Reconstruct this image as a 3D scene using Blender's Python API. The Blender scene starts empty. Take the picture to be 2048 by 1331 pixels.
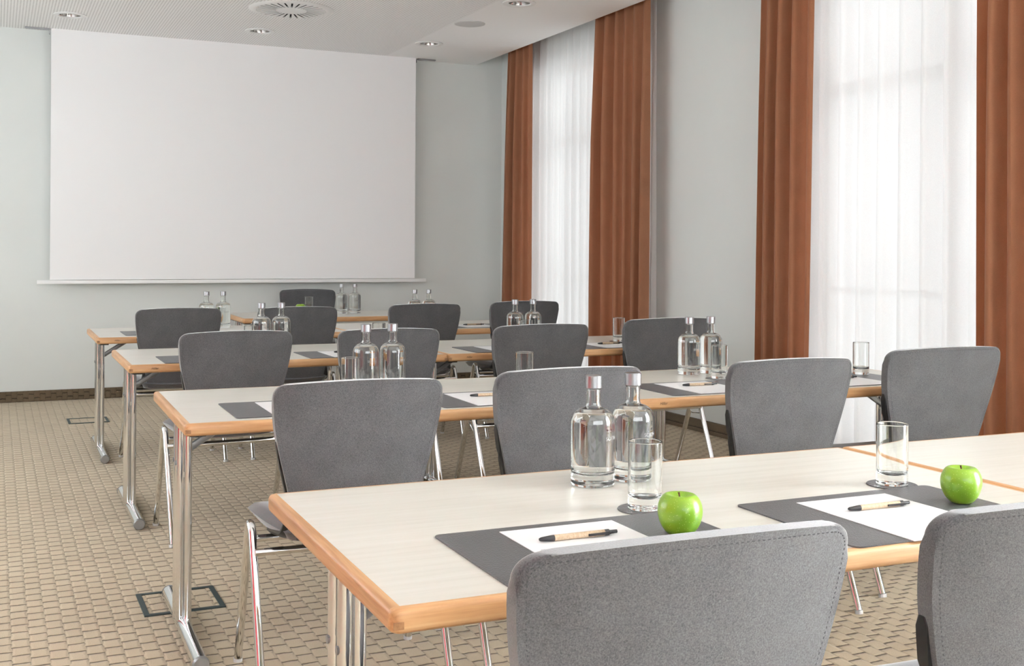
import bpy, bmesh, math, random
from mathutils import Vector, Matrix
random.seed(7)
sc = bpy.context.scene
COL = sc.collection
PI = math.pi

# ------------------------------------------------------------------ camera
F_PX, YAW, ROLL, HOR, CAM_H = 2252.2, 0.4302, 0.0059, 503.9, 1.26
cd = bpy.data.cameras.new('camera'); cam = bpy.data.objects.new('camera', cd); COL.objects.link(cam)
cd.sensor_width = 36.0; cd.lens = 36.0 * F_PX / 2048.0
cd.shift_y = -(665.5 - HOR) / 2048.0
cd.clip_start = 0.05; cd.clip_end = 100
fw = Vector((math.sin(YAW), math.cos(YAW), 0)); r0 = Vector((math.cos(YAW), -math.sin(YAW), 0)); u0 = Vector((0, 0, 1))
rt = r0 * math.cos(ROLL) + u0 * math.sin(ROLL); up = -r0 * math.sin(ROLL) + u0 * math.cos(ROLL)
cam.matrix_world = Matrix(((rt.x, up.x, -fw.x, 0), (rt.y, up.y, -fw.y, 0), (rt.z, up.z, -fw.z, CAM_H), (0, 0, 0, 1)))
sc.camera = cam

# ------------------------------------------------------------------ world and light
w = bpy.data.worlds.new('daylight'); sc.world = w; w.use_nodes = True
bg = w.node_tree.nodes['Background']; bg.inputs[0].default_value = (0.96, 0.985, 1.0, 1); bg.inputs[1].default_value = .80
sun_d = bpy.data.lights.new('sun', 'SUN'); sun = bpy.data.objects.new('sun', sun_d); COL.objects.link(sun)
sun_d.energy = 1.5; sun_d.angle = math.radians(6); sun_d.color = (1, .95, .86)
sun.rotation_euler = Vector((-1.0, 0.55, -0.62)).to_track_quat('-Z', 'Y').to_euler()
vs = sc.view_settings; vs.view_transform = 'Standard'; vs.look = 'None'; vs.gamma = 1.0; vs.exposure = 0.90
vs.use_curve_mapping = False
cy = sc.cycles
cy.max_bounces = 14; cy.diffuse_bounces = 6; cy.glossy_bounces = 6; cy.transmission_bounces = 14; cy.transparent_max_bounces = 16
cy.caustics_refractive = True; cy.caustics_reflective = False; cy.blur_glossy = 1.0
cy.sample_clamp_indirect = 8.0; cy.use_denoising = True

def portal(name, loc, rot, sx, sy):
    l = bpy.data.lights.new(name, 'AREA'); l.shape = 'RECTANGLE'; l.size = sx; l.size_y = sy; l.cycles.is_portal = True
    o = bpy.data.objects.new(name, l); o.location = loc; o.rotation_euler = rot; COL.objects.link(o)

def daylight(name, loc, rot, sx, sy, power, col=(.93, .97, 1.0)):  # plain area lamp, lights the room from outside unseen windows
    l = bpy.data.lights.new(name, 'AREA'); l.shape = 'RECTANGLE'; l.size = sx; l.size_y = sy; l.energy = power; l.color = col
    o = bpy.data.objects.new(name, l); o.location = loc; o.rotation_euler = rot; COL.objects.link(o)
# rear and left lamps are added fill; side lamp serves an unseen window
daylight('rear_fill_light', (1.1, -2.85, 1.8), (PI / 2, 0, 0), 5.0, 2.0, 90)  # added fill facing the chair backs
daylight('side_window_daylight', (4.95, .15, 1.5), (0, PI / 2, 0), 2.8, 2.1, 290)
daylight('left_fill_light', (-2.45, 6.0, 1.85), (0, -PI / 2, 0), 1.9, 6.0, 68)  # added fill for the right wall, screen and ceiling

# ------------------------------------------------------------------ materials
def new_mat(name):
    m = bpy.data.materials.new(name); m.use_nodes = True
    return m, m.node_tree.nodes, m.node_tree.links, m.node_tree.nodes['Principled BSDF']
def simple(name, col, rough=.5, metal=0, **k):
    m, n, l, b = new_mat(name)
    b.inputs['Base Color'].default_value = (*col, 1); b.inputs['Roughness'].default_value = rough; b.inputs['Metallic'].default_value = metal
    for a, v in k.items(): b.inputs[a].default_value = v
    return m
def coords(n, l, scale=(1, 1, 1), rot=(0, 0, 0), out='Object'):
    t = n.new('ShaderNodeTexCoord'); mp = n.new('ShaderNodeMapping')
    mp.inputs['Scale'].default_value = scale; mp.inputs['Rotation'].default_value = rot
    l.new(t.outputs[out], mp.inputs['Vector']); return mp.outputs['Vector']
def noise(n, l, vec, scale, detail=3, rough=.5):
    t = n.new('ShaderNodeTexNoise'); t.inputs['Scale'].default_value = scale; t.inputs['Detail'].default_value = detail
    t.inputs['Roughness'].default_value = rough; l.new(vec, t.inputs['Vector']); return t.outputs['Fac']
def ramp(n, l, fac, stops):
    r = n.new('ShaderNodeValToRGB'); e = r.color_ramp.elements
    while len(e) < len(stops): e.new(.5)
    for i, (p, c) in enumerate(stops): e[i].position = p; e[i].color = (*c, 1)
    l.new(fac, r.inputs[0]); return r.outputs[0]
def bump(n, l, b, h, strength=.3, dist=.002, normal=None):
    u = n.new('ShaderNodeBump'); u.inputs['Strength'].default_value = strength; u.inputs['Distance'].default_value = dist
    l.new(h, u.inputs['Height'])
    if normal is not None: l.new(normal, u.inputs['Normal'])
    l.new(u.outputs[0], b.inputs['Normal']); return u.outputs[0]
def math_node(n, l, op, a, bval=None):
    m = n.new('ShaderNodeMath'); m.operation = op
    for i, x in enumerate((a, bval)):
        if x is None: continue
        if isinstance(x, (int, float)): m.inputs[i].default_value = x
        else: l.new(x, m.inputs[i])
    return m.outputs[0]

def wall_mat(name, col):
    m, n, l, b = new_mat(name); v = coords(n, l)
    f = noise(n, l, v, 2.2, 3)
    c = ramp(n, l, f, [(.3, tuple(x * .97 for x in col)), (.7, col)]); l.new(c, b.inputs['Base Color'])
    b.inputs['Roughness'].default_value = .75
    bump(n, l, b, noise(n, l, v, 160, 4), .12, .0015)
    return m
M = {}
M['wall'] = wall_mat('wall paint', (.72, .75, .735))
M['ceil_plain'] = wall_mat('plain ceiling', (.94, .945, .95))
def perforated():
    m, n, l, b = new_mat('perforated ceiling'); v = coords(n, l)
    s = n.new('ShaderNodeSeparateXYZ'); l.new(v, s.inputs[0])
    def cell(o):
        a = math_node(n, l, 'MULTIPLY', o, 1 / .0215); a = math_node(n, l, 'FRACT', a); a = math_node(n, l, 'SUBTRACT', a, .5)
        return math_node(n, l, 'MULTIPLY', a, a)
    d = math_node(n, l, 'ADD', cell(s.outputs[0]), cell(s.outputs[1]))
    hole = math_node(n, l, 'LESS_THAN', d, .065)
    ex = math_node(n, l, 'LESS_THAN', s.outputs[0], 3.3)
    hole = math_node(n, l, 'MULTIPLY', hole, ex)
    mx = n.new('ShaderNodeMix'); mx.data_type = 'RGBA'; mx.inputs['A'].default_value = (.94, .945, .95, 1); mx.inputs['B'].default_value = (.50, .50, .50, 1)
    l.new(hole, mx.inputs['Factor']); l.new(mx.outputs['Result'], b.inputs['Base Color']); b.inputs['Roughness'].default_value = .8
    return m
M['ceil'] = perforated()
def carpet(name, light, mid, dark, k=1.0, axes=(0, 1)):
    m, n, l, b = new_mat(name); v = coords(n, l)
    wv = n.new('ShaderNodeTexNoise'); wv.inputs['Scale'].default_value = 30; wv.inputs['Detail'].default_value = 3; l.new(v, wv.inputs['Vector'])
    sb = n.new('ShaderNodeVectorMath'); sb.operation = 'SUBTRACT'; l.new(wv.outputs['Color'], sb.inputs[0]); sb.inputs[1].default_value = (.5, .5, .5)
    ms = n.new('ShaderNodeVectorMath'); ms.operation = 'SCALE'; ms.inputs['Scale'].default_value = .014; l.new(sb.outputs[0], ms.inputs[0])
    ad = n.new('ShaderNodeVectorMath'); ad.operation = 'ADD'; l.new(v, ad.inputs[0]); l.new(ms.outputs[0], ad.inputs[1])
    sp = n.new('ShaderNodeSeparateXYZ'); l.new(ad.outputs[0], sp.inputs[0])
    mn = lambda op, a, q=None: math_node(n, l, op, a, q)
    u = mn('MULTIPLY', sp.outputs[axes[0]], 1 / (.0535 * k)); col = mn('FLOOR', u); fu = mn('FRACT', u)
    off = mn('MULTIPLY', mn('MODULO', mn('ADD', col, 1000.0), 2.0), .5)
    vv = mn('ADD', mn('MULTIPLY', sp.outputs[axes[1]], 1 / (.077 * k)), off); fv = mn('FRACT', vv)
    du = mn('ABSOLUTE', mn('SUBTRACT', fu, .5)); dv = mn('ABSOLUTE', mn('SUBTRACT', fv, .5))
    def sm(x, lo, hi):
        r = n.new('ShaderNodeMapRange'); r.interpolation_type = 'SMOOTHSTEP'; r.inputs[1].default_value = lo; r.inputs[2].default_value = hi; l.new(x, r.inputs[0]); return r.outputs[0]
    cross = sm(dv, .41, .48); colm = sm(du, .40, .49)
    patch = sm(fv, .55, .9)
    cm = mn('MULTIPLY', colm, mn('ADD', mn('MULTIPLY', patch, .5), .12))
    mask = mn('MAXIMUM', cross, cm)
    fib = noise(n, l, v, 420, 3, .8)
    cell = noise(n, l, v, 5, 2)
    base = ramp(n, l, cell, [(.3, mid), (.7, light)])
    mx = n.new('ShaderNodeMix'); mx.data_type = 'RGBA'; mx.inputs['B'].default_value = (*dark, 1); l.new(mask, mx.inputs['Factor']); l.new(base, mx.inputs['A'])
    fr = ramp(n, l, fib, [(.25, (.6, .6, .6)), (.75, (1.3, 1.3, 1.3))])
    m2 = n.new('ShaderNodeMix'); m2.data_type = 'RGBA'; m2.blend_type = 'MULTIPLY'; m2.inputs['Factor'].default_value = 1
    l.new(mx.outputs['Result'], m2.inputs['A']); l.new(fr, m2.inputs['B']); l.new(m2.outputs['Result'], b.inputs['Base Color'])
    b.inputs['Roughness'].default_value = .95; b.inputs['Sheen Weight'].default_value = .15
    h = mn('ADD', mn('MULTIPLY', fib, .3), mn('SUBTRACT', 1.0, mn('MAXIMUM', sm(dv, .30, .5), mn('MULTIPLY', sm(du, .32, .5), .6))))
    bump(n, l, b, h, .7, .006)
    return m
M['carpet'] = carpet('woven block carpet', (.60, .495, .345), (.53, .43, .295), (.09, .058, .028))
M['carpet_base'] = carpet('carpet skirting', (.17, .125, .075), (.14, .10, .06), (.04, .028, .015), .8, (0, 2))
def fabric(name, c1, c2, rough=.9, scale=420, sheen=.65, bs=.25):
    m, n, l, b = new_mat(name); v = coords(n, l)
    f = noise(n, l, v, scale, 3, .7); g = noise(n, l, v, 9, 3)
    a = math_node(n, l, 'MULTIPLY_ADD', g, .25); l.new(f, a.node.inputs[2])
    c = ramp(n, l, a, [(.34, c1), (.88, c2)]); l.new(c, b.inputs['Base Color'])
    b.inputs['Roughness'].default_value = rough; b.inputs['Sheen Weight'].default_value = sheen; b.inputs['Sheen Roughness'].default_value = .4
    bump(n, l, b, f, bs, .001)
    return m
M['chair'] = fabric('grey chair fabric', (.022, .022, .024), (.142, .142, .150))
M['stitch'] = simple('dark thread', (.06, .06, .065), .9)
M['black'] = simple('black plastic', (.012, .013, .015), .35)
M['chrome'] = simple('chrome', (.78, .79, .80), .06, 1)
M['drape'] = fabric('terracotta drape', (.43, .195, .10), (.61, .31, .175), .85, 500, .25, .15)
def sheer():
    m, n, l, b = new_mat('white sheer'); n.remove(b)
    out = n['Material Output']; v = coords(n, l)
    t = n.new('ShaderNodeBsdfTranslucent'); d = n.new('ShaderNodeBsdfDiffuse'); p = n.new('ShaderNodeBsdfTransparent')
    t.inputs[0].default_value = (.95, .95, .95, 1); d.inputs[0].default_value = (.9, .9, .9, 1); p.inputs[0].default_value = (1, 1, 1, 1)
    a = n.new('ShaderNodeMixShader'); a.inputs[0].default_value = .42; l.new(t.outputs[0], a.inputs[1]); l.new(d.outputs[0], a.inputs[2])
    c = n.new('ShaderNodeMixShader'); wv = noise(n, l, v, 500, 2)
    mr = n.new('ShaderNodeMapRange'); mr.inputs[1].default_value = .3; mr.inputs[2].default_value = .7; mr.inputs[3].default_value = .03; mr.inputs[4].default_value = .14
    l.new(wv, mr.inputs[0]); l.new(mr.outputs[0], c.inputs[0]); l.new(a.outputs[0], c.inputs[1]); l.new(p.outputs[0], c.inputs[2]); l.new(c.outputs[0], out.inputs[0])
    return m
M['sheer'] = sheer()
def wood(name, axis, c1, c2, c3, freq=1.0):
    m, n, l, b = new_mat(name)
    s = {'x': (1.2, 26, 26), 'y': (26, 1.2, 26)}[axis]
    v = coords(n, l, tuple(q * freq for q in s))
    f = noise(n, l, v, 1.6, 5, .6); v2 = coords(n, l, tuple(q * 9 * freq for q in s)); g = noise(n, l, v2, 1.0, 2)
    a = math_node(n, l, 'MULTIPLY_ADD', g, .35); l.new(f, a.node.inputs[2])
    c = ramp(n, l, a, [(.42, c1), (.66, c2), (.9, c3)]); l.new(c, b.inputs['Base Color'])
    b.inputs['Roughness'].default_value = .38; bump(n, l, b, g, .08, .0004)
    return m
BE = ((.38, .185, .072), (.55, .30, .135), (.66, .41, .21))
M['beech_x'] = wood('beech edge along', 'x', *BE)
M['beech_y'] = wood('beech edge across', 'y', *BE)
M['beech_end'] = wood('beech end grain', 'y', (.20, .095, .038), (.30, .15, .065), (.38, .2, .09), 2)
M['laminate'] = wood('whitewashed maple laminate', 'x', (.61, .59, .53), (.67, .65, .59), (.70, .685, .635))
M['laminate'].node_tree.nodes['Principled BSDF'].inputs['Roughness'].default_value = .30
def leather(name, c, rough=.33):
    m, n, l, b = new_mat(name); v = coords(n, l)
    vo = n.new('ShaderNodeTexVoronoi'); vo.inputs['Scale'].default_value = 330; l.new(v, vo.inputs['Vector'])
    b.inputs['Base Color'].default_value = (*c, 1); b.inputs['Roughness'].default_value = rough
    bump(n, l, b, vo.outputs['Distance'], .5, .0012)
    return m
M['leather'] = leather('dark grey leather', (.10, .10, .105))
M['coaster'] = leather('coaster leather', (.10, .10, .105), .25)
M['paper'] = simple('paper', (.80, .80, .81), .55)
M['glass'] = simple('clear glass', (.985, 1, .99), .0, 0, **{'Transmission Weight': 1.0, 'IOR': 1.5})
M['water'] = simple('water', (1, 1, 1), .0, 0, **{'Transmission Weight': 1.0, 'IOR': 1.33})
M['alu'] = simple('brushed aluminium cap', (.40, .40, .415), .3, 1)
M['etch'] = simple('white print on glass', (.75, .75, .75), .8, 0, Alpha=.45)
def apple_mat():
    m, n, l, b = new_mat('green apple skin'); v = coords(n, l)
    f = noise(n, l, v, 12, 3)
    vo = n.new('ShaderNodeTexVoronoi'); vo.inputs['Scale'].default_value = 220; l.new(v, vo.inputs['Vector'])
    dot = math_node(n, l, 'LESS_THAN', vo.outputs['Distance'], .16)
    c = ramp(n, l, f, [(.3, (.13, .29, .010)), (.7, (.27, .44, .025))])
    mx = n.new('ShaderNodeMix'); mx.data_type = 'RGBA'; mx.inputs['B'].default_value = (.55, .72, .22, 1)
    k = math_node(n, l, 'MULTIPLY', dot, .55); l.new(k, mx.inputs['Factor']); l.new(c, mx.inputs['A']); l.new(mx.outputs['Result'], b.inputs['Base Color'])
    b.inputs['Roughness'].default_value = .28; b.inputs['Subsurface Weight'].default_value = .1; b.inputs['Subsurface Scale'].default_value = .01
    b.inputs['Coat Weight'].default_value = .2
    return m
M['apple'] = apple_mat()
M['stem'] = simple('apple stem', (.10, .045, .02), .8)
def kraft():
    m, n, l, b = new_mat('kraft card'); v = coords(n, l)
    c = ramp(n, l, noise(n, l, v, 300, 3), [(.3, (.42, .30, .19)), (.7, (.56, .43, .30))]); l.new(c, b.inputs['Base Color']); b.inputs['Roughness'].default_value = .7
    return m
M['kraft'] = kraft()
M['penblack'] = simple('black pen plastic', (.02, .02, .022), .3)
M['screen'] = simple('projection screen cloth', (.86, .86, .87), .55)
M['white_metal'] = simple('white painted metal', (.82, .82, .82), .35)
M['grey_metal'] = simple('grey metal', (.30, .30, .30), .4, .6)
M['reflector'] = simple('dull reflector', (.38, .36, .34), .2, 1)
M['dark'] = simple('dark void', (.01, .01, .01), .9)
M['grille'] = simple('speaker grille', (.62, .62, .62), .8)
M['box_frame'] = simple('dark green grey plastic', (.035, .055, .055), .5)
M['pvc'] = simple('window frame white', (.75, .75, .75), .4)
M['red'] = simple('red door paint', (.50, .012, .02), .35)
M['pane'] = simple('window glass', (1, 1, 1), .0, 0, **{'Transmission Weight': 1.0, 'IOR': 1.01})
M['logo'] = simple('burnt logo', (.06, .035, .02), .7)
M['room_dark'] = wall_mat('left wall paint', (.50, .49, .46))

# ------------------------------------------------------------------ mesh helpers
def link(name, bm, mat, parent=None, smooth=30, loc=None):
    me = bpy.data.meshes.new(name); bmesh.ops.recalc_face_normals(bm, faces=bm.faces); bm.to_mesh(me); bm.free()
    for q in (mat if isinstance(mat, (list, tuple)) else [mat]): me.materials.append(q)
    if smooth:
        for p in me.polygons: p.use_smooth = True
        me.set_sharp_from_angle(angle=math.radians(smooth))
    o = bpy.data.objects.new(name, me); COL.objects.link(o)
    if parent: o.parent = parent
    if loc: o.location = loc
    return o
def box(bm, x0, x1, y0, y1, z0, z1, bev=0, mi=0):
    vs_ = [bm.verts.new(p) for p in ((x0, y0, z0), (x1, y0, z0), (x1, y1, z0), (x0, y1, z0), (x0, y0, z1), (x1, y0, z1), (x1, y1, z1), (x0, y1, z1))]
    fs = [bm.faces.new([vs_[i] for i in q]) for q in ((0, 3, 2, 1), (4, 5, 6, 7), (0, 1, 5, 4), (1, 2, 6, 5), (2, 3, 7, 6), (3, 0, 4, 7))]
    for f in fs: f.material_index = mi
    if bev:
        es = list({e for f in fs for e in f.edges}); bmesh.ops.bevel(bm, geom=es, offset=bev, segments=2, affect='EDGES', profile=.7)
def boxbm(*a, **k):
    bm = bmesh.new(); box(bm, *a, **k); return bm
def tube(bm, pts, r, seg=12, flat=1.0):
    pts = [Vector(p) for p in pts]; n = len(pts); rings = []
    t0 = (pts[1] - pts[0]).normalized()
    ref = Vector((0, 0, 1)) if abs(t0.z) < .9 else Vector((1, 0, 0))
    nrm = t0.cross(ref).normalized()
    for i, p in enumerate(pts):
        t = (pts[min(i + 1, n - 1)] - pts[max(i - 1, 0)]).normalized()
        nrm = (nrm - t * nrm.dot(t)).normalized(); bn = t.cross(nrm)
        rr = r[i] if isinstance(r, (list, tuple)) else r
        rings.append([bm.verts.new(p + (nrm * math.cos(a) + bn * math.sin(a) * flat) * rr) for a in [2 * PI * k / seg for k in range(seg)]])
    for a, b in zip(rings, rings[1:]):
        for k in range(seg): bm.faces.new((a[k], a[(k + 1) % seg], b[(k + 1) % seg], b[k]))
    bm.faces.new(rings[0][::-1]); bm.faces.new(rings[-1])
def arc_path(pts, rad, seg=8):
    pts = [Vector(p) for p in pts]; out = [pts[0]]
    for i in range(1, len(pts) - 1):
        a, b, c = pts[i - 1], pts[i], pts[i + 1]
        d1 = (a - b).normalized(); d2 = (c - b).normalized(); ang = d1.angle(d2)
        L = min(rad / math.tan(ang / 2), (a - b).length * .49, (c - b).length * .49); rr = L * math.tan(ang / 2)
        cen = b + (d1 + d2).normalized() * (rr / math.sin(ang / 2)); s = b + d1 * L; e = b + d2 * L
        v1 = s - cen; v2 = e - cen; th = v1.angle(v2)
        for k in range(seg + 1):
            f = k / seg; out.append(cen + (v1 * math.sin((1 - f) * th) + v2 * math.sin(f * th)) / math.sin(th))
    out.append(pts[-1]); return out
def dense(prof):
    out = [prof[0]]
    for (r0_, z0_), (r1_, z1_) in zip(prof, prof[1:]):
        L = math.hypot(r1_ - r0_, z1_ - z0_)
        if L > .008:
            for f in (.0015 / L, .004 / L, .5, 1 - .004 / L, 1 - .0015 / L): out.append((r0_ + (r1_ - r0_) * f, z0_ + (z1_ - z0_) * f))
        out.append((r1_, z1_))
    return out
def lathe(bm, prof, seg=40, mod=None, mi=0):
    rings = []
    for r, z in prof:
        if r < 1e-6: rings.append([bm.verts.new((0, 0, z))]); continue
        rings.append([bm.verts.new(((r * (mod(a, z) if mod else 1)) * math.cos(a), (r * (mod(a, z) if mod else 1)) * math.sin(a), z)) for a in [2 * PI * k / seg for k in range(seg)]])
    for a, b in zip(rings, rings[1:]):
        if len(a) == 1 and len(b) == 1: continue
        for k in range(seg):
            k2 = (k + 1) % seg
            if len(a) == 1: f = bm.faces.new((a[0], b[k2], b[k]))
            elif len(b) == 1: f = bm.faces.new((a[k], a[k2], b[0]))
            else: f = bm.faces.new((a[k], a[k2], b[k2], b[k]))
            f.material_index = mi
def lathebm(prof, seg=40, mod=None):
    bm = bmesh.new(); lathe(bm, prof, seg, mod); return bm
def prism(bm, outline, z0, z1, bev=0):
    a = [bm.verts.new((x, y, z0)) for x, y in outline]; b = [bm.verts.new((x, y, z1)) for x, y in outline]; n = len(outline)
    bm.faces.new(a[::-1]); bm.faces.new(b)
    for k in range(n): bm.faces.new((a[k], a[(k + 1) % n], b[(k + 1) % n], b[k]))
def rrect(x0, x1, y0, y1, r, seg=6):
    o = []
    for cx, cy_, a0 in ((x1 - r, y1 - r, 0), (x0 + r, y1 - r, 90), (x0 + r, y0 + r, 180), (x1 - r, y0 + r, 270)):
        for k in range(seg + 1):
            a = math.radians(a0 + 90 * k / seg); o.append((cx + r * math.cos(a), cy_ + r * math.sin(a)))
    return o
def empty(name, loc=(0, 0, 0), rz=0, label=None, cat=None, group=None):
    o = bpy.data.objects.new(name, None); COL.objects.link(o); o.location = loc; o.rotation_euler = (0, 0, rz); o.empty_display_size = .1
    tag(o, label, cat, group); return o
def tag(o, label=None, cat=None, group=None, kind=None):
    if label: o['label'] = label
    if cat: o['category'] = cat
    if group: o['group'] = group
    if kind: o['kind'] = kind
    return o
KIDS = {}
def register(root):
    KIDS[root.name] = [(c, list(k for k in bpy.data.objects if k.parent == c)) for c in bpy.data.objects if c.parent == root]
def dup(root, loc, rz=0, label=None, group=None, scale=None):
    if root.name not in KIDS: register(root)
    r = root.copy(); COL.objects.link(r); r.location = loc; r.rotation_euler = (0, 0, rz)
    if label: r['label'] = label
    if group: r['group'] = group
    if scale: r.scale = scale
    for c, gs in KIDS[root.name]:
        d = c.copy(); COL.objects.link(d); d.parent = r
        for g in gs:
            e = g.copy(); COL.objects.link(e); e.parent = d
    return r
used = set()
def place(proto, loc, rz=0, label=None, group=None, scale=None):
    if proto.name not in used:
        used.add(proto.name); register(proto); proto.location = loc; proto.rotation_euler = (0, 0, rz)
        if label: proto['label'] = label
        if group: proto['group'] = group
        if scale: proto.scale = scale
        return proto
    return dup(proto, loc, rz, label, group, scale)
def text_mesh(name, body, size, mat, parent, depth=.0003, shear=0, loc=(0, 0, 0), rot=(0, 0, 0), bend=None):
    cu = bpy.data.curves.new(name, 'FONT'); cu.body = body; cu.size = size; cu.extrude = depth; cu.shear = shear; cu.align_x = 'CENTER'; cu.align_y = 'CENTER'
    t = bpy.data.objects.new('tmp', cu); COL.objects.link(t); dg = bpy.context.evaluated_depsgraph_get()
    me = bpy.data.meshes.new_from_object(t.evaluated_get(dg)); bpy.data.objects.remove(t); me.name = name
    me.materials.clear(); me.materials.append(mat)
    if bend: bend(me)
    o = bpy.data.objects.new(name, me); COL.objects.link(o); o.parent = parent; o.location = loc; o.rotation_euler = rot
    return o

# ------------------------------------------------------------------ room shell
XL, XW, YB, YR, ZC, XS = -2.2, 4.53, 10.136, -2.6, 3.08, 4.247
S = lambda name, bm, mat, smooth=0: tag(link(name, bm, mat, None, smooth), kind='structure')
S('floor', boxbm(XL - .2, XW + .3, YR - .2, YB + .2, -.1, 0), M['carpet'])
S('wall_back', boxbm(XL, XW, YB, YB + .2, 0, 3.4), M['wall'])
bm = bmesh.new(); box(bm, XL - .2, XL, YR - .2, 3.0, 0, 3.4); box(bm, XL - .2, XL, 9.0, YB + .2, 0, 3.4); box(bm, XL - .2, XL, 3.0, 9.0, 0, .9); box(bm, XL - .2, XL, 3.0, 9.0, 2.8, 3.4)
S('wall_left', bm, M['room_dark'])
bm = bmesh.new(); box(bm, XL - .14, XL - .08, 3.0, 9.0, .9, .97); box(bm, XL - .14, XL - .08, 3.0, 9.0, 2.73, 2.8)
for k in range(6): q = 3.0 + 5.93 * k / 5; box(bm, XL - .14, XL - .08, q, q + .07, .97, 2.73)
S('window_5', bm, M['pvc'])  # unseen left window, added as an opening for the fill lamp
# right wall with openings
OPEN = [(7.35, 9.42, .06, 2.95), (3.35, 5.62, .06, 2.95), (-.9, 1.2, .06, 2.95)]
bm = bmesh.new(); ys = YB
for (a, b, z0, z1) in OPEN:
    box(bm, XW, XW + .3, b, ys, 0, 3.4); box(bm, XW, XW + .3, a, b, 0, z0); box(bm, XW, XW + .3, a, b, z1, 3.4); ys = a
box(bm, XW, XW + .3, YR - .2, ys, 0, 3.4)
S('wall_right', bm, M['wall'])
# rear wall with an unseen wide window, added to brighten the room
bm = bmesh.new(); rx0, rx1, rz0, rz1 = -1.4, 3.6, .8, 2.8
box(bm, XL, rx0, YR - .2, YR, 0, 3.4); box(bm, rx1, XW, YR - .2, YR, 0, 3.4); box(bm, rx0, rx1, YR - .2, YR, 0, rz0); box(bm, rx0, rx1, YR - .2, YR, rz1, 3.4)
S('wall_rear', bm, M['room_dark'])
# ceiling slab with holes for the downlights, and the curtain pocket beyond its edge
LIGHTS = [(.517, 9.38), (1.985, 9.36), (3.44, 9.26), (3.47, 7.46)]
bm = boxbm(XL, XS, YR, YB, ZC, ZC + .25)
ceil = S('ceiling', bm, [M['ceil']])
cut = bmesh.new()
for x, y in LIGHTS:
    c2 = bmesh.new(); lathe(c2, [(0, ZC - .1), (.087, ZC - .1), (.087, ZC + .16), (0, ZC + .16)], 32)
    bmesh.ops.translate(c2, verts=c2.verts, vec=(x, y, 0)); tmp = bpy.data.meshes.new('t'); c2.to_mesh(tmp); c2.free(); cut.from_mesh(tmp)
co = link('cutter', cut, M['ceil'], None, 0)
md = ceil.modifiers.new('b', 'BOOLEAN'); md.object = co; md.solver = 'EXACT'; md.operation = 'DIFFERENCE'
me = bpy.data.meshes.new_from_object(ceil.evaluated_get(bpy.context.evaluated_depsgraph_get()))
ceil.modifiers.clear(); ceil.data = me; bpy.data.objects.remove(co)
S('trim_1', boxbm(XS, XW, YR, YB, 3.33, 3.4), M['ceil_plain'])
tag(bpy.data.objects['trim_1'], kind='structure')
S('baseboard_back', boxbm(XL, XW, YB - .012, YB, 0, .09, bev=.003), M['carpet_base'])
bm = bmesh.new(); box(bm, XW - .012, XW, 5.62, 7.35, 0, .09, bev=.003); box(bm, XW - .012, XW, 9.42, YB - .012, 0, .09, bev=.003); box(bm, XW - .012, XW, 1.2, 3.35, 0, .09, bev=.003)
S('baseboard_right', bm, M['carpet_base'])
for i, (a, b, z0, z1) in enumerate(OPEN):
    bm = bmesh.new(); x0, x1 = XW + .14, XW + .20
    t = .07
    box(bm, x0, x1, a, a + t, z0, z1, .006); box(bm, x0, x1, b - t, b, z0, z1, .006)
    box(bm, x0, x1, a + t, b - t, z0, z0 + t, .006); box(bm, x0, x1, a + t, b - t, z1 - t, z1, .006)
    m_ = (a + b) / 2; box(bm, x0, x1, m_ - .06, m_ + .06, z0 + t, z1 - t, .006)
    for q0, q1 in ((a + t, m_ - .06), (m_ + .06, b - t)):
        box(bm, x0, x1, q0, q1, 2.22, 2.30, .006); box(bm, x0 + .01, x1 - .01, q0, q1, 1.02, 1.06, .004)
    wn = S('window_%d' % (i + 1), bm, M['pvc'])
    link('pane', boxbm(XW + .165, XW + .175, a + t, b - t, z0 + t, z1 - t), M['pane'], wn, 0)
    portal('sky_portal', (XW + .32, (a + b) / 2, (z0 + z1) / 2), (0, PI / 2, 0), z1 - z0, b - a)
bm = bmesh.new()
box(bm, rx0, rx1, YR - .12, YR - .06, rz0, rz0 + .07); box(bm, rx0, rx1, YR - .12, YR - .06, rz1 - .07, rz1)
for k in range(5):
    x = rx0 + (rx1 - rx0 - .07) * k / 4; box(bm, x, x + .07, YR - .12, YR - .06, rz0 + .07, rz1 - .07)
wn = S('window_4', bm, M['pvc'])  # frame of the added rear window
link('pane', boxbm(rx0, rx1, YR - .095, YR - .085, rz0 + .07, rz1 - .07), M['pane'], wn, 0)
portal('sky_portal', ((rx0 + rx1) / 2, YR - .22, (rz0 + rz1) / 2), (PI / 2, 0, 0), rx1 - rx0, rz1 - rz0)
# red door on the left wall, seen only as a reflection in the chrome legs
dr = S('door_1', boxbm(XL, XL + .04, .4, 2.8, 0, 2.5, bev=.004), M['red'])
hb = bmesh.new(); tube(hb, arc_path([(XL + .04, 1.32, 1.05), (XL + .10, 1.32, 1.05), (XL + .10, 1.46, 1.05)], .01), .01, 10); link('door_handle', hb, M['chrome'], dr)

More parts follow.
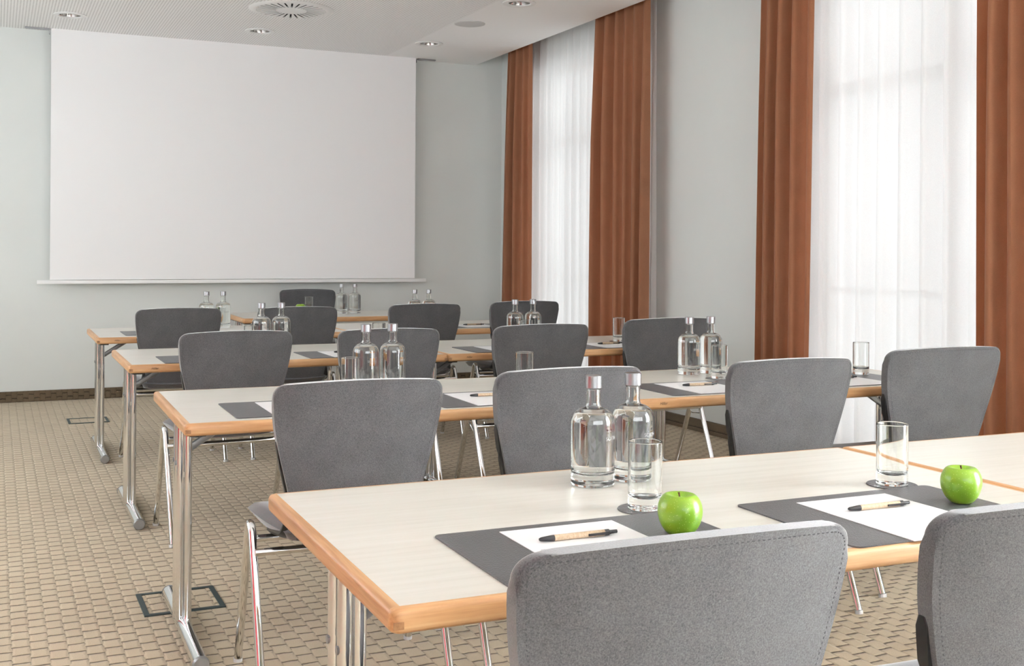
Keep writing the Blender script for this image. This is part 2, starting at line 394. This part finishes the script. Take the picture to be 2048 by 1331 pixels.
# ------------------------------------------------------------------ curtains
def drape(name, x, yt, yb, z0, z1, nf, amp, mat, label, cat, group, seed, thick=.004, sharp=1.0, hems=True):
    rnd = random.Random(seed); bm = bmesh.new(); nu, nz = nf * 14, 26
    ph = [rnd.uniform(-.6, .6) for _ in range(nf + 2)]; am = [rnd.uniform(.55, 1.1) for _ in range(nf + 2)]
    drift = [rnd.uniform(-.35, .35) for _ in range(nf + 2)]
    rows = []
    for j in range(nz + 1):
        f = j / nz; z = z1 + (z0 - z1) * f; y0 = yt[0] + (yb[0] - yt[0]) * f; y1 = yt[1] + (yb[1] - yt[1]) * f; row = []
        for i in range(nu + 1):
            u = i / nu * nf; k = int(u); fr = u - k
            def sm(L): return L[k] * (1 - fr) + L[k + 1] * fr
            phase = 2 * PI * u + sm(ph) + sm(drift) * f * 2
            s = math.sin(phase); s = math.copysign(abs(s) ** sharp, s)
            A = amp * sm(am) * (.55 + .45 * min(1, f * 3)) * (1 + .25 * math.sin(3 * f + k))
            y = y0 + (y1 - y0) * i / nu + .25 * amp * math.sin(2 * phase + 1) * (.3 + .7 * f)
            row.append(bm.verts.new((x + A * s, y, z)))
        rows.append(row)
    for a, b in zip(rows, rows[1:]):
        for i in range(nu): bm.faces.new((a[i], a[i + 1], b[i + 1], b[i]))
    if thick: bmesh.ops.solidify(bm, geom=bm.faces, thickness=thick)
    o = link(name, bm, mat, None, 60)
    return tag(o, label, cat, group)
GD = 'terracotta drapes at the windows'; GS = 'white sheers behind the drapes'
drape('curtain', 4.345, (9.545, 9.05), (9.705, 9.00), .015, 3.27, 4, .055, M['drape'], 'narrow terracotta drape nearest the projection screen, left of the far window', 'curtain', GD, 1)
drape('curtain', 4.345, (7.925, 7.07), (7.975, 7.07), .015, 3.27, 6, .062, M['drape'], 'wide dark-shaded terracotta drape on the right side of the far window', 'curtain', GD, 2)
drape('curtain', 4.345, (5.735, 5.23), (5.785, 5.25), .015, 3.27, 4, .055, M['drape'], 'terracotta drape beside the bare grey wall, left side of the near window', 'curtain', GD, 13)
drape('curtain', 4.345, (4.035, 3.28), (4.035, 3.26), .015, 3.27, 6, .055, M['drape'], 'terracotta drape at the right edge of the picture, right side of the near window', 'curtain', GD, 4)
drape('sheer_curtain', 4.47, (9.45, 7.17), (9.45, 7.17), .02, 3.27, 18, .034, M['sheer'], 'white sheer curtain of the far window, between two terracotta drapes behind the back chairs', 'curtain', GS, 5, thick=0)
drape('sheer_curtain', 4.47, (5.75, 3.3), (5.75, 3.3), .02, 3.27, 15, .04, M['sheer'], 'wide white sheer curtain of the near window, behind the chairs at the right', 'curtain', GS, 6, thick=0)

# ------------------------------------------------------------------ projection screen
t = empty('projection_screen', (2.0, 10.02, .99), 0, 'large white projection screen pulled down in front of the back wall', 'projection screen')
link('screen_cloth', boxbm(-1.59, 1.59, -.002, 0, .02, 2.09), M['screen'], t, 0)
link('bottom_bar', boxbm(-1.69, 1.70, -.015, .015, -.015, .016, bev=.004), M['white_metal'], t)
bm = bmesh.new(); tube(bm, [(-1.58, .045, 2.055), (1.58, .045, 2.055)], .03, 16); link('roller_tube', bm, M['white_metal'], t)
for s in (-1, 1):
    bm = bmesh.new(); box(bm, s * 1.70 - .09, s * 1.70 + .09, .0, .03, 2.078, 2.09); box(bm, s * 1.60 - .003, s * 1.60 + .003, .004, .06, 2.05, 2.08); link('bracket', bm, M['alu'], t)

# ------------------------------------------------------------------ ceiling fittings
def make_downlight():
    t = empty('downlight', (0, 0, 0), 0, 'downlight', 'ceiling light')
    link('trim_ring', lathebm([(.087, -.001), (.122, -.001), (.122, -.006), (.088, -.009), (.080, -.004), (.080, .02), (.087, .02), (.087, -.001)], 40), M['white_metal'], t)
    link('reflector', lathebm([(.079, .0), (.072, .05), (.045, .12), (.0, .13), (0, .134), (.048, .125), (.083, .05), (.085, .0), (.079, 0)], 40), M['reflector'], t)
    link('lamp_bulb', lathebm([(0, .055), (.02, .06), (.028, .08), (.026, .115), (0, .115)], 24), M['dark'], t)
    return t
dl = make_downlight()
for (x, y), lb in zip(LIGHTS, ('recessed ceiling downlight above the left part of the projection screen', 'recessed ceiling downlight above the middle of the projection screen',
                               'recessed ceiling downlight near the right end of the projection screen', 'recessed ceiling downlight cut off by the top edge, beyond the round speaker')):
    place(dl, (x, y, ZC), 0, lb, 'recessed ceiling downlights')
t = empty('air_vent', (2.02, 8.42, ZC), 0, 'large round white ceiling vent with radial dark slots', 'vent')
bm = bmesh.new(); lathe(bm, [(.0, -.012), (.115, -.012), (.115, -.002), (0, -.002)], 48); link('centre_disc', bm, M['white_metal'], t)
link('rim', lathebm([(.262, -.002), (.262, -.012), (.285, -.013), (.315, -.003), (.315, -.001), (.262, -.001)], 64), M['white_metal'], t)
bm = bmesh.new(); NS = 30
for k in range(NS):
    a = 2 * PI * k / NS; vs2 = []
    g = .014
    for z in (-.012, -.0105):
        for rr in (.112, .265):
            for s in (-1, 1):
                aa = a + s * (PI / NS - (g / 2) / rr); vs2.append(bm.verts.new((rr * math.cos(aa), rr * math.sin(aa), z)))
    for q in ((0, 1, 3, 2), (4, 6, 7, 5), (0, 2, 6, 4), (1, 5, 7, 3), (0, 4, 5, 1), (2, 3, 7, 6)): bm.faces.new([vs2[i] for i in q])
link('vane_plate', bm, M['white_metal'], t, 0)
link('backing', lathebm([(0, -.0005), (.27, -.0005), (.27, -.0015), (0, -.0015)], 48), M['dark'], t)
o = link('ceiling_speaker', lathebm([(0, -.008), (.108, -.008), (.122, -.005), (.124, -.001), (0, -.001)], 48), M['grille'], None, 30, (3.43, 8.31, ZC))
tag(o, 'plain round grey speaker disc flush in the ceiling, right of the slotted vent', 'speaker')

# ------------------------------------------------------------------ floor boxes
def floor_box(x0, x1, y0, y1, lb):
    t = empty('floor_outlet_box', ((x0 + x1) / 2, (y0 + y1) / 2, .0), 0, lb, 'floor outlet', 'floor outlet boxes in the carpet')
    hx, hy = (x1 - x0) / 2, (y1 - y0) / 2; e = .018; bm = bmesh.new()
    box(bm, -hx, hx, -hy, -hy + e, .0, .005); box(bm, -hx, hx, hy - e, hy, .0, .005); box(bm, -hx, -hx + e, -hy + e, hy - e, .0, .005); box(bm, hx - e, hx, -hy + e, hy - e, .0, .005)
    link('frame', bm, M['box_frame'], t, 0); link('carpet_lid', boxbm(-hx + e, hx - e, -hy + e, hy - e, .0, .002), M['carpet'], t, 0)
floor_box(.472, .748, 4.035, 4.305, 'square floor outlet with dark frame beside the foot of the second table from the front')
floor_box(.487, .768, 8.715, 8.98, 'far floor outlet with dark frame behind the leg of the fourth table row')

# ------------------------------------------------------------------ tables
TL, TD, TH, TT = 1.543, .862, .74, .038
def edge_band(bm):
    ins = .018
    prof = [(0, TH - TT), (ins - .009, TH - TT), (ins - .004, TH - TT + .0022), (ins - .001, TH - TT + .006), (ins, TH - TT + .011), (ins, TH - .009), (ins - .0015, TH - .0045), (ins - .0045, TH - .0015), (ins - .009, TH), (0, TH)]
    cor = [(TL - ins, TD - ins, 0), (ins, TD - ins, 90), (ins, ins, 180), (TL - ins, ins, 270)]
    cols = []
    for cx, cy_, a0 in cor:
        for k in range(7):
            a = math.radians(a0 + 15 * k); cols.append([bm.verts.new((cx + o * math.cos(a), cy_ + o * math.sin(a), z)) for o, z in prof])
    n = len(cols); m_ = len(prof)
    for i in range(n):
        A, B = cols[i], cols[(i + 1) % n]
        for j in range(m_ - 1):
            f = bm.faces.new((A[j], B[j], B[j + 1], A[j + 1]))
            c = f.calc_center_median(); f.material_index = 1 if (c.x < .03 or c.x > TL - .03) and .03 < c.y < TD - .03 else 0
    bmesh.ops.remove_doubles(bm, verts=bm.verts, dist=1e-6)
def make_table():
    t = empty('conference_table', (0, 0, 0), 0, 't', 'table')
    link('tabletop', boxbm(.0178, TL - .0178, .0178, TD - .0178, TH - TT, TH + .0003), M['laminate'], t, 0)
    bm = bmesh.new(); edge_band(bm); eb = link('edge_band', bm, [M['beech_x'], M['beech_y']], t, 40)
    for x, sg in ((0, 1), (TL, -1)):
        a, b = sorted((x + sg * .003, x + sg * .019)); link('corner_joint', boxbm(a, b, -.0006, .001, TH - TT + .009, TH - TT + .020), M['beech_end'], eb, 0)
    for side in (0, 1):
        lx = .048 if side == 0 else TL - .048; s = 1 if side == 0 else -1
        bm = bmesh.new()
        for py in (.370, .433):
            tube(bm, [(lx - .0135 * s, py, .03), (lx - .0135 * s, py, TH - TT - .004)], .0135, 14); tube(bm, [(lx + .0125 * s, py, .03), (lx + .0125 * s, py, TH - TT - .004)], .0135, 14)
        tube(bm, [(lx, .365, .52), (lx, .44, .52)], .009, 10)
        lg = link('leg', bm, M['chrome'], t)
        bm = bmesh.new(); tube(bm, [(lx, -.025, .026), (lx, .748, .026)], .0245, 20); link('foot_bar', bm, M['chrome'], lg)
        for y in (-.025, .748):
            bm = bmesh.new(); e = -.012 if y < 0 else .012; tube(bm, [(lx, y, .026), (lx, y + e, .026)], [.026, .022], 20); link('foot_cap', bm, M['grey_metal'], lg)
        for by in (.370, .433):
            bm = bmesh.new(); tube(bm, [(lx - .029 * s, by, .56), (lx - .021 * s, by, .56)], .008, 12); link('bolt', bm, M['grey_metal'], lg)
        bm = bmesh.new(); tube(bm, [(lx + s * .02, .402, .60), (lx + s * .17, .402, TH - TT - .008)], .008, 8, 1.6); link('folding_brace', bm, M['grey_metal'], t)
        a, b = sorted((lx - s * .02, lx + s * .24)); bm = bmesh.new(); box(bm, a, b, .33, .47, TH - TT - .012, TH - TT, .003); box(bm, lx - .025, lx + .025, .06, TD - .06, TH - TT - .011, TH - TT, .003); link('mounting_plate', bm, M['black'], t)
    return t
ROWS = [(.524, 1.552, -.010), (.516, 3.462, -.018), (.548, 5.331, -.004), (.546, 7.054, -.005)]
rn = ['front row', 'second row', 'third row', 'fourth row']
tb = make_table(); LOGOS = []
def local(row, x, y, z=0):
    X, Y, a = ROWS[row]; return (X + x * math.cos(a) - y * math.sin(a), Y + x * math.sin(a) + y * math.cos(a), z)
TL_LAB = [['nearest table, its white top and beech corner filling the foreground', 'table at the right edge of the picture, joined to the nearest table'],
          ['left table of the second row, nearly empty left corner beside the aisle', 'right table of the second row, under the two bottles near the wall'],
          ['left table of the third row, corner beside the aisle', 'right table of the third row, near the far window'],
          ['left table of the fourth row, its bare corner against the back wall', 'right table of the fourth row, below the far curtains']]
for r, (X, Y, a) in enumerate(ROWS):
    for k in (0, 1):
        tt_ = place(tb, local(r, k * (TL + .001), 0), a, 'white-topped beech-edged ' + TL_LAB[r][k], 'white conference tables with beech edges')
        if (r, k) in ((1, 1), (2, 0), (2, 1), (3, 0)): LOGOS.append(tt_)
# head table facing the others
HX, HY, HA = 3.03, 9.62, PI - .02
head = place(tb, (HX + .25, 9.50, 0), PI - .02, 'white-topped beech-edged table standing alone before the projection screen', 'white conference tables with beech edges')

lg0 = None
for tt_ in LOGOS:
    eb = [c for c in bpy.data.objects if c.parent == tt_ and c.name.startswith('edge_band')][0]
    if lg0 is None: lg0 = text_mesh('logo', 'Hiller', .014, M['logo'], eb, .0002, .35, (.115, -.0004, TH - TT / 2 + .001), (PI / 2, 0, 0))
    else:
        q = lg0.copy(); COL.objects.link(q); q.parent = eb
# ------------------------------------------------------------------ chairs
CW, CT = .245, .905
def hw(z):
    pts = [(.44, .165), (.52, .180), (.62, .203), (.72, .230), (.80, .243), (.86, .246), (.99, .247)]
    for (a, b), (c, d) in zip(pts, pts[1:]):
        if z <= c: return b + (d - b) * max(0, (z - a) / (c - a))
    return .247
_hw = hw
def hw(z): return sum(_hw(z + .01 * k) for k in range(-6, 7)) / 13
def backy(x, z): return .085 * ((CT - z) / .46) ** .9 * 1.0 + .47 * x * x if z < CT else .47 * x * x
def make_chair():
    t = empty('conference_chair', (0, 0, 0), 0, 'c', 'chair')
    R_ = .038
    zs = [.445 + (.867 - .445) * k / 22 for k in range(23)] + [.867 + .038 * math.sin(PI / 2 * k / 9) for k in range(1, 10)]
    def width(z):
        q = hw(z)
        if z > .867: q = q - R_ + math.sqrt(max(0, R_ * R_ - (z - .867) ** 2)); q = max(q, hw(z) - R_ * .985)
        return q
    def sheet(t0, t1, grow=0, zlo=.44, zhi=9, nu=24):
        bm = bmesh.new(); A, B = [], []
        zz = [z for z in zs if zlo <= z <= zhi]
        for z in zz:
            q = width(z) + (grow * min(1, (.76 - z) / .12) if grow > 0 else grow); ra, rb = [], []
            for i in range(nu + 1):
                u = i / nu * 2 - 1; x = u * q; zt = z - .008 * u * u * max(0, (z - .75) / .155)
                y = backy(x, z)
                ra.append(bm.verts.new((x, y + t0, zt))); rb.append(bm.verts.new((x, y + t1, zt)))
            A.append(ra); B.append(rb)
        n, m_ = len(zz), nu + 1
        for j in range(n - 1):
            for i in range(m_ - 1):
                bm.faces.new((A[j][i], A[j][i + 1], A[j + 1][i + 1], A[j + 1][i])); bm.faces.new((B[j][i], B[j + 1][i], B[j + 1][i + 1], B[j][i + 1]))
        rim = [(0, i) for i in range(m_)] + [(j, m_ - 1) for j in range(1, n)] + [(n - 1, i) for i in range(m_ - 2, -1, -1)] + [(j, 0) for j in range(n - 2, 0, -1)]
        es = []
        for k in range(len(rim)):
            (j, i), (j2, i2) = rim[k], rim[(k + 1) % len(rim)]
            bm.faces.new((A[j][i], B[j][i], B[j2][i2], A[j2][i2])); es += [(A[j][i], A[j2][i2]), (B[j][i], B[j2][i2])]
        ee = [bm.edges.get(e) for e in es]; ee = [e for e in ee if e]
        bmesh.ops.bevel(bm, geom=ee, offset=min(.009, (t1 - t0) * .42), segments=3, affect='EDGES', profile=.5)
        return bm
    link('backrest', sheet(0, .032), M['chair'], t, 60)
    link('front_cushion', sheet(.029, .039, -.024, .47, .893), M['chair'], t, 60)
    # black inner shell that shows as a dark strip below the shoulders and turns forward under the seat
    bm = sheet(.012, .036, .0065, .44, .75)
    link('back_shell', bm, M['black'], t, 60)
    for s in (-1, 1):
        bm = bmesh.new(); tube(bm, arc_path([(s * .165, .10, .56), (s * .185, .12, .46), (s * .19, .30, .435)], .05), .014, 10, 1.8); link('seat_bracket', bm, M['black'], t)
    # stitching along the border
    bm = bmesh.new(); path = []
    z = .50
    while z < .860: path.append((-(width(z) - .012), z)); z += .0075
    for k in range(8): a = PI - k / 7 * PI / 2; path.append((-(hw(.9) - R_) + (R_ - .012) * math.cos(a), .867 + (R_ - .012) * math.sin(a)))
    x = -(hw(.9) - R_) + .008
    while x < hw(.9) - R_: path.append((x, .867 + R_ - .012)); x += .0085
    for k in range(8): a = PI / 2 - k / 7 * PI / 2; path.append(((hw(.9) - R_) + (R_ - .012) * math.cos(a), .867 + (R_ - .012) * math.sin(a)))
    z = .860
    while z > .5: path.append(((width(z) - .012), z)); z -= .0075
    for (xa, za), (xb, zb) in zip(path, path[1:]):
        dx, dz = xb - xa, zb - za; L = math.hypot(dx, dz)
        if L < 1e-4 or L > .02: continue
        f = .28; P = []
        for (xx, zz_) in ((xa + dx * f, za + dz * f), (xb - dx * f, zb - dz * f)):
            u = xx / max(width(min(zz_, .9)), .1); P.append((xx, backy(xx, zz_) + .0006, zz_ - .008 * u * u * max(0, (zz_ - .75) / .155)))
        tube(bm, P, .0012, 5)
    link('stitching', bm, M['stitch'], bpy.data.objects[t.children[0].name] if False else t, 0)
    # seat
    bm = bmesh.new(); nx, ny = 20, 22; T, Bt = [], []
    for j in range(ny + 1):
        v = j / ny * 2 - 1; rt_, rb_ = [], []
        for i in range(nx + 1):
            u = i / nx * 2 - 1; su = u * math.sqrt(1 - v * v / 2 * .35); sv = v * math.sqrt(1 - u * u / 2 * .35)
            e = max(abs(u), abs(v)); th = (1 - e ** 7) ** .5
            x = su * (.236 + .020 * v); y = .315 + sv * .245
            zc = .462 - .018 * max(0, v) ** 2 + .010 * u * u
            rt_.append(bm.verts.new((x, y, zc + .022 * th))); rb_.append(bm.verts.new((x, y, zc - (.030 + .012 * (1 - v * v)) * th)))
        T.append(rt_); Bt.append(rb_)
    for j in range(ny):
        for i in range(nx):
            bm.faces.new((T[j][i], T[j][i + 1], T[j + 1][i + 1], T[j + 1][i])); bm.faces.new((Bt[j][i], Bt[j + 1][i], Bt[j + 1][i + 1], Bt[j][i + 1]))
    bmesh.ops.remove_doubles(bm, verts=bm.verts, dist=1e-4)
    link('seat', bm, M['chair'], t, 80)
    # chrome side frames: an inverted V each, front and rear leg
    for s in (-1, 1):
        x = s * .272; apex = (x, .245, .468)
        top = arc_path([(x, .45, .012), (x, .264, .470), (x, .224, .470), (x, .03, .012)], .03, 6)
        h = len(top) // 2
        bm = bmesh.new(); tube(bm, top[:h + 1], .0125, 14); fl = link('leg', bm, M['chrome'], t)
        bm = bmesh.new(); tube(bm, top[h:], .0125, 14); rl = link('leg', bm, M['chrome'], t)
        bm = bmesh.new(); tube(bm, [(x, .45 + .002, .0), (x, .45, .012)], .0138, 12); link('glide', bm, M['grille'], fl)
        bm = bmesh.new(); tube(bm, [(x, .028, .0), (x, .03, .012)], .0138, 12); link('glide', bm, M['grille'], rl)
        bm = bmesh.new(); tube(bm, arc_path([(x - s * .012, .29, .405), (x - s * .02, .25, .36), (x - s * .012, .175, .365)], .02, 5), .0028, 6); link('linking_hook', bm, M['chrome'], t)
    bm = bmesh.new(); tube(bm, [(-.268, .185, .40), (.268, .185, .40)], .011, 12); link('cross_bar', bm, M['chrome'], t)
    bm = bmesh.new(); tube(bm, [(-.268, .30, .412), (.268, .30, .412)], .011, 12); link('cross_bar', bm, M['chrome'], t)
    return t
ch = make_chair()
D = math.radians
CH = [(.832, 1.20, -2, 1.025, .992, 'in the foreground, before the nearest pen and apple'),
      (1.483, 1.17, -4, 1, .986, 'cut off by the bottom right corner of the picture'),
      (.940, 3.03, -2, 1.0, .995, 'nearest the aisle in the second row, by the nearest table corner'),
      (1.634, 3.07, 0, 1.035, 1, 'in the second row, directly behind the nearest two bottles'),
      (2.482, 3.06, -2, 1.02, 1, 'in the second row, third of four, before the near sheer'),
      (3.284, 3.16, -1, 1.14, 1.008, 'in the second row, rightmost, before the right-hand drape'),
      (.962, 4.92, 2, 1.0, 1.008, 'nearest the aisle in the third row'),
      (1.653, 4.91, -3, .98, 1.003, 'in the third row, half hidden by two bottles'),
      (2.450, 4.93, 2, 1.07, 1.005, 'in the third row, third of four, behind an empty tumbler'),
      (3.292, 5.10, 0, 1.12, 1.01, 'in the third row, before the bare wall between the windows'),
      (.984, 6.78, 1, 1.0, 1.020, 'nearest the aisle in the fourth row'),
      (1.69, 6.78, -1, 1.0, 1.017, 'in the fourth row, below the lone chair of the head table'),
      (2.548, 6.86, -1, 1.0, 1.02, 'in the fourth row, just right of the head table'),
      (3.312, 6.95, 0, 1.05, 1.025, 'in the fourth row, rightmost, before the far sheer')]
for x, y, a, sx, sz, lb in CH:
    place(ch, (x, y, 0), D(a), 'grey chair ' + lb, 'grey conference chairs', (sx, 1, sz))
place(ch, (2.54, 9.93, 0), PI + D(-9), 'grey fabric chair behind the head table, facing the room', 'grey conference chairs', (1, 1, 1.018))

# ------------------------------------------------------------------ table items
def make_mat():
    bm = bmesh.new(); prism(bm, rrect(-.257, .257, -.182, .182, .014), 0, .0028)
    return tag(link('desk_mat', bm, M['leather'], None, 30), 'm', 'desk mat')
def make_paper():
    return tag(link('notepaper', boxbm(-.118, .118, -.167, .167, 0, .0012), M['paper'], None, 0), 'p', 'paper')
def make_pen():
    t = empty('pen', (0, 0, 0), 0, 'n', 'pen'); r = .0056
    bm = bmesh.new(); tube(bm, [(-.055, 0, r), (.047, 0, r)], r, 16); link('barrel', bm, M['kraft'], t)
    bm = bmesh.new(); tube(bm, [(-.084, 0, r), (-.081, 0, r), (-.062, 0, r), (-.055, 0, r)], [.0022, .0036, .0054, .0058], 16); link('tip', bm, M['penblack'], t)
    bm = bmesh.new(); tube(bm, [(.047, 0, r), (.056, 0, r), (.058, 0, r), (.073, 0, r)], [.0057, .0057, .0036, .0034], 16); link('push_button', bm, M['penblack'], t)
    bm = bmesh.new(); box(bm, .012, .056, -.0085 , -.0052, r - .002, r + .0022, .0008); box(bm, .050, .057, -.0085, .0, r - .002, r + .002); link('clip', bm, M['penblack'], t)
    return t
def make_coaster():
    return tag(link('coaster', lathebm([(0, 0), (.055, 0), (.056, .001), (.055, .0022), (0, .0022)], 48), M['coaster'], None, 30), 'k', 'coaster')
def make_tumbler():
    R_, H_ = .0345, .137
    pr_ = [(0, .0008), (R_ - .003, .0), (R_ - .0005, .002), (R_, .006), (R_, H_ - .001), (R_ - .0008, H_), (R_ - .0018, H_ - .0008), (R_ - .0022, .034), (R_ - .004, .027), (R_ - .009, .0235), (R_ * .4, .0225), (0, .022)]
    return tag(link('tumbler', lathebm(dense(pr_), 64), M['glass'], None, 60), 'g', 'glass')
def make_bottle():
    t = empty('water_bottle', (0, 0, 0), 0, 'b', 'bottle')
    R_ = .049
    def sh(rr, dz, k): q = PI / 2 * k / 9; return (rr - (rr - .0195) * (1 - math.cos(q)), .139 + dz + .0335 * math.sin(q))
    outer = [(0, .001), (R_ - .006, .0), (R_ - .0015, .002), (R_, .007), (R_, .139)] + [sh(R_, 0, k) for k in range(1, 9)]
    outer += [(.0195, .1735), (.0172, .178), (.0160, .183), (.0156, .214), (.0175, .2155)]
    inner = [(.0125, .2155), (.0128, .183), (.0142, .177), (.0170, .1715)] + [sh(R_ - .003, -.001, k) for k in range(8, 0, -1)]
    inner += [(R_ - .003, .137), (R_ - .003, .036), (R_ - .006, .029), (R_ - .014, .026), (0, .0275)]
    link('glass_body', lathebm(dense(outer + inner), 64), M['glass'], t, 60)
    e = .0006; lvl = .163
    # water slightly into the wall so there is a single interface
    wpts = [(0, .0275 - e), (R_ - .014, .026 - e), (R_ - .006 + e, .029 - e), (R_ - .003 + e, .036), (R_ - .003 + e, .137)]
    for k in range(1, 9):
        r_, z_ = sh(R_ - .003, -.001, k); r_ += e
        if z_ < lvl: wpts.append((r_, z_)); last = r_
    wpts += [(last - .003, lvl), (0, lvl)]
    link('water', lathebm(dense(wpts), 64), M['water'], t, 60)
    link('cap', lathebm([(0, .245), (.0175, .245), (.0192, .2435), (.0192, .2175), (.0185, .2165), (.0126, .2165), (.0126, .2162), (0, .2162)], 40), M['alu'], t)
    def bend(me):
        for v in me.vertices:
            a = v.co.x / R_; rr = R_ + .0003 + v.co.z; v.co = Vector((rr * math.sin(a), -rr * math.cos(a), v.co.y))
    text_mesh('etched_lettering', 'SOJOH', .0125, M['etch'], t, .0001, 0, (0, 0, .108), (0, 0, .5), bend)
    bm = bmesh.new()
    for k, z in enumerate((.098, .093, .082)):
        for q in range(10):
            a0 = -2.2 + q * .07; a1 = a0 + .055
            if k == 2 and q > 5: continue
            P = [bm.verts.new(((R_ + .0003) * math.sin(a), -(R_ + .0003) * math.cos(a), zz)) for a, zz in ((a0, z), (a1, z), (a1, z + .0009), (a0, z + .0009))]
            bm.faces.new(P)
    link('etched_lines', bm, M['etch'], t, 0)
    return t
def make_apple():
    t = empty('apple', (0, 0, 0), 0, 'a', 'apple'); pr_ = []
    for k in range(27):
        a = -PI / 2 + PI * k / 26; c = math.cos(a); s = math.sin(a)
        r_ = .0415 * c ** .82 if c > 1e-6 else 0; z_ = .0405 + .043 * s
        r_ *= 1 + .10 * s
        if s > .72: z_ -= .016 * ((s - .72) / .28) ** 2 * (1 - min(1, r_ / .03)) ** .6 * 1.2
        if s < -.75: z_ += .008 * ((-s - .75) / .25) * (1 - min(1, r_ / .022))
        pr_.append((r_, z_ + .0015))
    bm = lathebm(pr_, 48, mod=lambda a, z: 1 + .022 * math.cos(5 * a) * (1 - z / .08) + .018 * math.cos(2 * a + 1))
    zmin = min(v.co.z for v in bm.verts); bmesh.ops.translate(bm, verts=bm.verts, vec=(0, 0, -zmin))
    link('apple_body', bm, M['apple'], t, 180)
    bm = bmesh.new(); tube(bm, [(0, 0, .060), (.001, 0, .070), (.002, .001, .077)], [.0018, .0014, .0020], 8); link('stem', bm, M['stem'], t)
    return t
mat_, pap, pen, coa, tum, bot, app = make_mat(), make_paper(), make_pen(), make_coaster(), make_tumbler(), make_bottle(), make_apple()
Z0 = TH + .0004
# (row, seat x of mat centre, y of mat centre) and what is visible at each seat
SEAT = [
 (0, .458, .195, 'in front of the big foreground chair', 'mpnkga'),
 (0, 1.117, .190, 'at the right of the nearest table', 'mpnkga'),
 (1, .42, .235, 'behind the leftmost chair of the second row', 'mpkg'),
 (1, 1.10, .225, 'left of the chair behind the nearest bottles', 'mpnkg'),
 (1, 1.543 + .44, .225, 'before the green-tinted bottles of the second row', 'mpnkg'),
 (1, 1.543 + 1.13, .225, 'between the two right-hand chairs of the second row', 'mpnkg'),
 (2, .418, .195, 'at the left end of the third row', 'mpkg'),
 (2, 1.095, .195, 'between the two left chairs of the third row', 'mpnkga'),
 (2, 1.543 + .42, .195, 'left of the third chair in the third row', 'mpnkg'),
 (2, 1.543 + 1.07, .195, 'between the two right-hand chairs of the third row', 'mpnkga'),
 (3, .43, .30, 'at the left end of the fourth row', 'mp'),
 (3, 1.543 + .98, .25, 'between the two right-hand chairs of the fourth row', 'mpn'),
]
MATX = {}
for i, (r, sx, sy, where, items) in enumerate(SEAT):
    X, Y, a = ROWS[r]
    dx = 0
    if 'm' in items: place(mat_, local(r, sx, sy, Z0), a, 'dark grey leather desk mat ' + where, 'desk mats')
    px = sx - .02
    if 'p' in items: place(pap, local(r, px + (0 if i != 1 else .005), sy - .015 + (.0 if i != 1 else -.01), Z0 + .0030), a, 'white note sheet on the desk mat ' + where, 'note sheets')
    if 'n' in items:
        ox, oy = {0: (.0, .052), 1: (.015, .034)}.get(i, (.02, .03)); place(pen, local(r, px + ox, sy + oy, Z0 + .0044), a + (0, .0)[0], 'kraft and black ballpoint on the sheet ' + where, 'pens')
    gx, gy = sx + .213, sy + .22
    if i == 1: gx = sx + .195
    if i == 9: gx = sx + .16
    if i == 5: gx = 1.543 + 1.335; gy = .38
    if i == 4: gx = 1.543 + .665; gy = .465
    if 'k' in items: place(coa, local(r, gx, gy, Z0 if True else 0), a, 'round dark coaster under the glass ' + where, 'coasters')
    if 'g' in items: place(tum, local(r, gx, gy, Z0 + .0024), a, 'empty straight tumbler ' + where, 'tumblers')
    if 'a' in items:
        ax, ay = {0: (.163, .012), 1: (.192, .015)}.get(i, (.17, .02)); place(app, local(r, sx + ax, sy + ay, Z0 + .0030), random.uniform(0, 6), 'shiny green apple on the desk mat ' + where, 'green apples')
BOT = [(0, .69, .674, 'left of the pair on the nearest table'), (0, .802, .69, 'right of the pair on the nearest table, behind the tumbler'),
       (1, .745, .64, 'left of the pair behind the leftmost second-row chair'), (1, .85, .64, 'right of the pair behind the leftmost second-row chair'),
       (1, 1.543 + .647, .665, 'left one of the second row, right-hand pair'), (1, 1.543 + .76, .67, 'right one of the second row, right-hand pair, behind a tumbler'),
       (2, .728, .62, 'left of the pair above the leftmost third-row chair'), (2, .832, .62, 'right of the pair above the leftmost third-row chair'),
       (2, 1.543 + .655, .62, 'left of the pair above the third chair of the third row'), (2, 1.543 + .77, .62, 'right of the pair above the third chair of the third row'),
       (3, .737, .65, 'left of the pair above the leftmost fourth-row chair, mostly hidden by it'), (3, .847, .65, 'right of the pair beside the leftmost fourth-row chair, standing clear of it'),
       (3, 1.543 + .667, .65, 'left of the pair peeping over the third fourth-row chair'), (3, 1.543 + .774, .65, 'right of the pair peeping over the third fourth-row chair')]
for r, x, y, lb in BOT:
    place(bot, local(r, x, y, Z0), ROWS[r][2] + random.uniform(-.3, .3), 'water bottle, ' + lb, 'water bottles')
place(bot, (2.625, 9.12, Z0), .3, 'clear water bottle with silver cap, left one on the head table', 'water bottles')
place(bot, (2.74, 9.12, Z0), -.3, 'clear water bottle with silver cap, right one on the head table', 'water bottles')
place(app, (2.323, 9.30, Z0), 1, 'green apple on the head table, just above a chair back', 'green apples')
place(tum, (2.395, 9.30, Z0), 0, 'small-looking tumbler beside the apple on the head table', 'tumblers')
